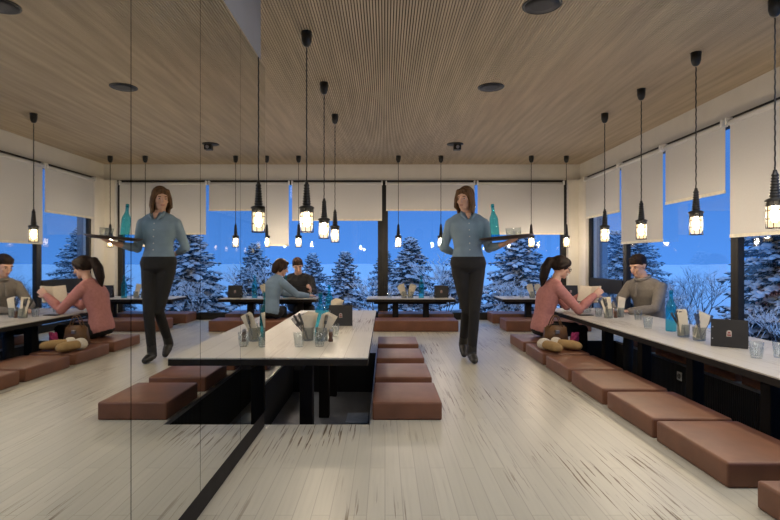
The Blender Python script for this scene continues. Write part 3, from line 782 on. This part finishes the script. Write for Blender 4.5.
# --- woman in pink, seated, facing the window (local -Y is forward)
Jp = dict(pelvis=(0, .02, .225), neck=(0, -.115, .750), head=(0, -.195, .912), face=(0, -.94, -.32), up=(0, -.2, 1), back=.03,
          shL=(.165, -.11, .68), elL=(.20, -.325, .46), wrL=(.10, -.475, .60), handL=((-.2, -.55, .6), (-.8, -.3, 0), .5), thumbL=1,
          shR=(-.165, -.11, .68), elR=(-.185, -.325, .45), wrR=(-.15, -.51, .605), handR=((.15, -.7, .5), (.75, .1, -.4), .5), thumbR=-1,
          hipL=(.095, -.03, .205), knL=(.19, -.42, .215), anL=(.20, -.42, -.27), toeL=(.21, -.56, -.365),
          hipR=(-.095, -.03, .205), knR=(-.04, -.43, .215), anR=(-.03, -.43, -.27), toeR=(-.02, -.57, -.365))
wp, g, R = person('woman in pink jumper with dark ponytail and glasses reading a book at the window table', (1.81, 5.92, 0), PI/2, Jp,
                  dict(female=True, hairmat=M['hair_dark'], topname='jumper', topmat=M['pink'], botname='trousers', botmat=M['trousers'], inf=.016))
def hp_(h):
    h.ell(g(0, -.026, .038), (.090, .106, .102), R, 3)
    h.ell(g(0, .012, .070), (.080, .084, .062), R, 3)
    for s in (-1, 1): h.limb([g(s*.070, .040, .062), g(s*.082, .012, .03), g(s*.084, -.03, .0)], [.020, .024, .032])
    h.limb([g(0, -.10, .050), g(0, -.150, .03), g(0, -.165, -.06), g(0, -.155, -.17), g(0, -.14, -.27)], [.048, .050, .058, .050, .014])
hair(wp, M['hair_dark'], hp_)
MB().ell(g(0, -.135, .042), (.03, .02, .03), R).build('hair_tie', M['black'], wp, True)
gl = MB()
for s in (-1, 1):
    gl.tube([g(s*.034+.026*math.cos(2*PI*i/16), .098, .004+.019*math.sin(2*PI*i/16)) for i in range(16)], .0032, 5, closed=True)
    gl.tube([g(s*.058, .096, .010), g(s*.080, .05, .010), g(s*.082, -.01, .006)], .0034, 5)
gl.tube([g(-.010, .100, .008), g(.010, .100, .008)], .003, 5)
gl.build('glasses', M['black'], wp, True)
bk = thing('book', 'open book with cream pages held by the woman in pink', 'book', (2.315, 5.90, .52), PI/2+.62)
for s in (-1, 1):
    m4 = Matrix.Rotation(.34, 4, 'X') @ Matrix.Rotation(s*.28, 4, 'Z')
    MB().box(0, s*.135, -.004, .010, -.005, .185, bev=.002, seg=1, M4=m4).build('pages', M['paper'], bk)
    MB().box(0, s*.14, -.007, -.004, -.008, .19, M4=m4 @ Matrix.Translation((0, -.0005, 0))).build('cover', M['greyknit'], bk)

# --- man in grey, seated on the window side
Jm = dict(pelvis=(0, .0, .235), neck=(0, -.115, .775), head=(0, -.205, .935), face=(0, -.90, -.42), up=(0, -.25, 1), back=.03,
          shL=(.20, -.09, .70), elL=(.255, -.25, .475), wrL=(.08, -.43, .440), handL=((-.55, -.7, -.02), (0, .1, -1), .35), thumbL=-1,
          shR=(-.20, -.09, .70), elR=(-.25, -.26, .475), wrR=(-.10, -.45, .440), handR=((.45, -.8, -.02), (0, .1, -1), .35), thumbR=1,
          hipL=(.10, -.04, .215), knL=(.13, -.50, .225), anL=(.13, -.52, -.27), toeL=(.13, -.67, -.365),
          hipR=(-.10, -.04, .215), knR=(-.13, -.50, .225), anR=(-.13, -.52, -.27), toeR=(-.13, -.67, -.365))
mm, g, R = person('man in grey collared jumper looking down at the window table', (3.03, 5.93, 0), -PI/2+.42, Jm,
                  dict(female=False, hairmat=M['hair_dark'], topname='jumper', topmat=M['greyknit'], botname='trousers', botmat=M['jeans'], inf=.014))
def hm(h):
    h.ell(g(0, -.026, .046), (.082, .100, .086), R, 3); h.ell(g(0, -.014, .062), (.078, .094, .070), R, 3)
    h.limb([g(-.045, .038, .092), g(.0, .046, .098), g(.045, .038, .092)], [.020, .022, .020])
    for s in (-1, 1): h.limb([g(s*.070, .018, .055), g(s*.074, .008, .022)], [.014, .010])
    h.limb([g(0, -.09, .0), g(0, -.085, -.04)], [.045, .036])
hair(mm, M['hair_dark'], hm)
cl = MB()
nk = V(Jm['neck'])
cl.tube([nk+V((.072*math.cos(2*PI*i/20),   .072*math.sin(2*PI*i/20)-.012, .026+.024*math.sin(2*PI*i/20))) for i in range(20)], .021, 8, closed=True); cl.bake('collar', M['greyknit'], mm, .007, 2)
MB().box(-.012, .012, -.012, .0, -.15, 0, bev=.004, M4=Matrix.Translation((0, -.225, .735)) @ Matrix.Rotation(-.12, 4, 'X')).build('placket', M['greyknit'], mm)

# --- man in black at the back table
Jb = dict(pelvis=(0, .0, .27), neck=(0, -.10, .765), head=(0, -.175, .905), face=(.25, -.88, -.45), up=(0, -.25, 1), back=.02,
          shL=(.20, -.09, .69), elL=(.27, -.26, .50), wrL=(.25, -.42, .52), handL=((-.1, -.5, .5), (-1, 0, 0), .5), thumbL=1,
          shR=(-.20, -.09, .69), elR=(-.26, -.30, .49), wrR=(-.02, -.44, .465), handR=((.8, -.3, .1), (0, .3, 1), .4), thumbR=1,
          hipL=(.10, -.04, .25), knL=(.25, -.42, .26), anL=(.25, -.43, -.24), toeL=(.26, -.57, -.345),
          hipR=(-.10, -.04, .25), knR=(.03, -.44, .26), anR=(.03, -.45, -.24), toeR=(.04, -.59, -.345))
mb, g, R = person('man in black jumper reading a menu at the back table by the window', (-1.39, 8.45, 0), 0, Jb,
                  dict(female=False, hairmat=M['hair_mid'], topname='jumper', topmat=M['blackknit'], botname='trousers', botmat=M['jeans'], inf=.014))
def hb(h):
    h.ell(g(0, -.026, .048), (.084, .100, .088), R, 3); h.ell(g(0, -.014, .064), (.080, .094, .072), R, 3)
    h.limb([g(-.045, .036, .095), g(.0, .044, .104), g(.045, .036, .095)], [.024, .027, .024])
    for s in (-1, 1): h.limb([g(s*.070, .018, .055), g(s*.074, .008, .015)], [.016, .012])
    h.limb([g(0, -.09, .0), g(0, -.085, -.05)], [.045, .036])
hair(mb, M['hair_mid'], hb)
fo = thing('open_menu', 'open black menu folder held by the man in black', 'menu', (-1.265, 7.965, ZB), .15)
for s in (-1, 1):
    m4 = Matrix.Translation((0, .02, .0)) @ Matrix.Rotation(.35, 4, 'X') @ Matrix.Rotation(s*.3, 4, 'Z')
    MB().box(0, s*.125, -.003, .002, .004, .19, bev=.001, seg=1, M4=m4).build('cover', M['menu'], fo)
    MB().box(s*.006, s*.118, .002, .004, .010, .183, M4=m4).build('page', M['paper'], fo)

# --- woman in blue at the same table, partly behind the mirror's end
Jc = dict(pelvis=(0, .0, .27), neck=(0, -.10, .75), head=(0, -.17, .885), face=(-.05, -.92, -.35), up=(0, -.2, 1), back=.03,
          shL=(.165, -.09, .68), elL=(.22, -.30, .50), wrL=(.14, -.52, .470), handL=((-.1, -.9, 0), (0, .1, -1), .3), thumbL=-1,
          shR=(-.165, -.09, .68), elR=(-.20, -.31, .50), wrR=(-.12, -.54, .470), handR=((.1, -.9, 0), (0, .1, -1), .3), thumbR=1,
          hipL=(.075, .03, .25), knL=(.40, -.22, .26), anL=(.42, -.23, -.24), toeL=(.52, -.31, -.345),
          hipR=(-.075, -.05, .25), knR=(.25, -.33, .26), anR=(.27, -.34, -.24), toeR=(.37, -.42, -.345))
wb, g, R = person('woman in grey blue shirt leaning on the back table beside the mirror edge', (-1.64, 7.47, 0), 2.25, Jc,
                  dict(female=True, hairmat=M['hair_mid'], topname='shirt', topmat=M['blouse'], botname='trousers', botmat=M['trousers'], inf=.014))
def hc_(h):
    h.ell(g(0, -.026, .036), (.090, .105, .102), R, 3)
    h.limb([g(-.045, .042, .085), g(.045, .042, .085)], [.028, .028])
    for s in (-1, 1): h.limb([g(s*.072, .01, .05), g(s*.082, -.03, -.02), g(s*.075, -.04, -.06)], [.022, .03, .024])
    h.limb([g(0, -.09, .0), g(0, -.085, -.07)], [.06, .05])
hair(wb, M['hair_mid'], hc_)

# ================================================================== OUTDOORS
gm = MB(); nx, ny = 90, 70
vs = {}
for i in range(nx+1):
    for j in range(ny+1):
        x = -45+110*i/nx; y = -20+90*j/ny
        dist = max(0, max(x-XR-.5, y-YB-.5))
        z = -.35 + .012*dist + .16*mnoise.noise(V((x*.45, y*.45, 0)))*min(1, dist/2)
        if dist < .3: z = -.62
        vs[i, j] = gm.bm.verts.new((x, y, z))
for i in range(nx):
    for j in range(ny): gm.bm.faces.new((vs[i, j], vs[i+1, j], vs[i+1, j+1], vs[i, j+1]))
gr_ = gm.build('ground', M['snow'], None, True); struct(gr_)

def spindle(bm, a, d, side, L, wd, th):
    """a small stretched double pyramid from a along d"""
    n = d.cross(side).normalized(); m = a+d*L*.45
    p = [bm.verts.new(q) for q in (a, m+side*wd, m+n*th, m-side*wd, m-n*th, a+d*L)]
    for q in ((0, 1, 2), (0, 2, 3), (0, 3, 4), (0, 4, 1), (5, 2, 1), (5, 3, 2), (5, 4, 3), (5, 1, 4)): bm.faces.new([p[t] for t in q])
def conifer(label, loc, H, Rr, seed, snowy=.92):
    rnd = random.Random(seed)
    r = thing('snowy_spruce', label, 'tree', loc, 0, 'snow covered spruces outside')
    MB().tube([(0, 0, -.2), (0, 0, H*.5), (0, 0, H*.98)], [.035*H/2, .022*H/2, .004], 7).build('trunk', M['bark'], r)
    fo_, sn = MB(), MB(); nb = int(60+95*H*min(1.2, Rr)); UP = V((0, 0, 1))
    for k in range(nb):
        t = ((k+rnd.random())/nb)**1.12; z = H*(.03+.95*t)
        L = (Rr*(1-t)**.8+.05)*rnd.choice((.55, .8, .95, 1.0, 1.12)); az = k*2.39996+rnd.uniform(-.4, .4)
        dr = rnd.uniform(-.05, .32)*(1-t)-.45*t*t
        d = V((math.cos(az), math.sin(az), -dr)).normalized(); side = V((-math.sin(az), math.cos(az), 0))
        st = max(3, int(L/.10)); p0 = V((0, 0, z))
        for s in range(st):
            u = (s+.8)/st; p = p0+d*L*u+V((0, 0, -.13*L*u*u+.05*L*u))
            tl = .08+.20*min(1, L)*(1-.7*u)
            for sg in (-1, 1):
                td = (d*.8+side*sg*rnd.uniform(.4, 1.0)+V((0, 0, rnd.uniform(-.35, .10)))).normalized()
                sd = td.cross(UP).normalized(); q = tl*rnd.uniform(.8, 1.3)
                spindle(fo_.bm, p, td, sd, q, .022+.07*tl, .016+.05*tl)
                spindle(fo_.bm, p-V((0, 0, .02)), (td+V((0, 0, -.7))).normalized(), sd, q*.6, .02, .015)
                if rnd.random() < snowy: spindle(sn.bm, p+V((0, 0, .018)), (td+V((0, 0, -.08))).normalized(), sd, q*rnd.uniform(.7, 1.0), .025+.15*tl, .014+.09*tl)
            if rnd.random() < snowy*.55:
                rr_ = .025+.07*tl+.03*rnd.random(); sn.ell(p+V((0, 0, rr_*.35)), (rr_*1.5, rr_*1.5, rr_*.7), None, 1)
        fo_.tube([p0, p0+d*L*.95+V((0, 0, -.08*L))], [.010, .004], 4)
    fo_.build('foliage', M['needles'], r); sn.build('snow', M['snow'], r, True)
    return r
T = {}
T['a'] = conifer('small snowy spruce behind the middle back table', (.62, 12.6, -.15), 1.7, .70, 1)
T['b'] = conifer('big dark snowy spruce close to the window beside the menu stand', (6.4, 8.25, -.30), 3.2, 1.0, 2, .9)
T['c'] = conifer('broad snowy spruce behind the corner table and tray', (3.15, 12.2, -.15), 2.0, .98, 3)
def tree(k, loc, rz, label, s=1): dup(T[k], loc, rz, label, None, (s, s, s))
tree('a', (-.95, 12.4, -.2), 2, 'low snowy spruce left of the dark mullion', .82)
tree('a', (-3.2, 12.8, -.2), 4, 'snowy spruce behind the woman in blue', 1.0)
tree('a', (1.95, 13.5, -.1), 1, 'small snowy spruce glimpsed beside the waitress', .9)
tree('a', (.0, 14.5, -.1), 3, 'faint snowy spruce behind the mullion', .8)
tree('c', (7.1, 14.6, -.1), 2, 'dark snowy spruce behind the man in grey', 1.0)
tree('c', (5.6, 12.6, -.1), 5, 'snowy spruce seen past the white corner pillar', .9)
tree('c', (5.3, 6.0, -.35), 4, 'snow laden spruce low by the right photo edge', .62)
tree('a', (-1.9, 13.6, -.1), 5, 'snowy spruce right of the man in black', .75)
def bush(label, loc, seed, H=1.5, snow=True):
    rnd = random.Random(seed); r = thing('bare_shrub', label, 'shrub', loc, 0, 'bare snowy shrubs outside'); tw, sn = MB(), MB()
    def grow(p, d, L, rad, lv):
        q = p+d*L; m = p.lerp(q, .5)+V((rnd.uniform(-.04, .04)*L, rnd.uniform(-.04, .04)*L, 0))
        tw.tube([p, m, q], [rad, rad*.8, rad*.6], 4, cap=False)
        if snow and abs(d.z) < .9 and rnd.random() < .6:
            dd = (q-p).normalized(); spindle(sn.bm, p+V((0, 0, rad)), dd, dd.cross(V((0, 0, 1))).normalized(), L, rad+.008, .012)
        if lv == 0: return
        for k in range(3 if lv > 1 else 2):
            nd = (d+V((rnd.uniform(-.75, .75), rnd.uniform(-.75, .75), rnd.uniform(-.1, .45)))).normalized(); grow(p.lerp(q, rnd.uniform(.55, 1)), nd, L*rnd.uniform(.6, .8), rad*.6, lv-1)
    for k in range(5):
        a = 2*PI*k/5; grow(V((.05*math.cos(a), .05*math.sin(a), -.1)), V((.45*math.cos(a), .45*math.sin(a), 1)).normalized(), H*.36, .011, 4)
    tw.build('twigs', M['bark'], r); sn.build('snow', M['snow'], r); return r
B1 = bush('bare shrub with thin twigs behind the waitress and the middle back table', (1.35, 11.6, -.2), 11, 1.7)
for x, y, s, l in [(-2.3, 11.2, .9, 'bare snowy shrub below the window behind the man in black'), (-.2, 11.0, .7, 'low bare shrub at the foot of the mullion'), (2.55, 10.6, .7, 'bare snowy shrub left of the corner table'),
                   (4.9, 9.4, .6, 'bare snowy shrub behind the bottle and jars on the window table'), (4.5, 8.0, .55, 'low bare shrub outside beyond the jars'), (5.75, 9.6, .85, 'bare shrub with snowy twigs just left of the big dark spruce'), (6.3, 11.0, .6, 'low bare shrub in the snow beyond the bottle and the dark mullion'), (4.4, 10.4, .9, 'bare shrub outside beyond the white corner pillar'),
                   (9.2, 10.4, .9, 'bare shrub with snowy twigs in front of the open blue sky'), (4.4, 5.9, .6, 'bare shrub outside the window behind the menu stand')]:
    dup(B1, (x, y, -.25), x*3, l, None, (s, s, s))
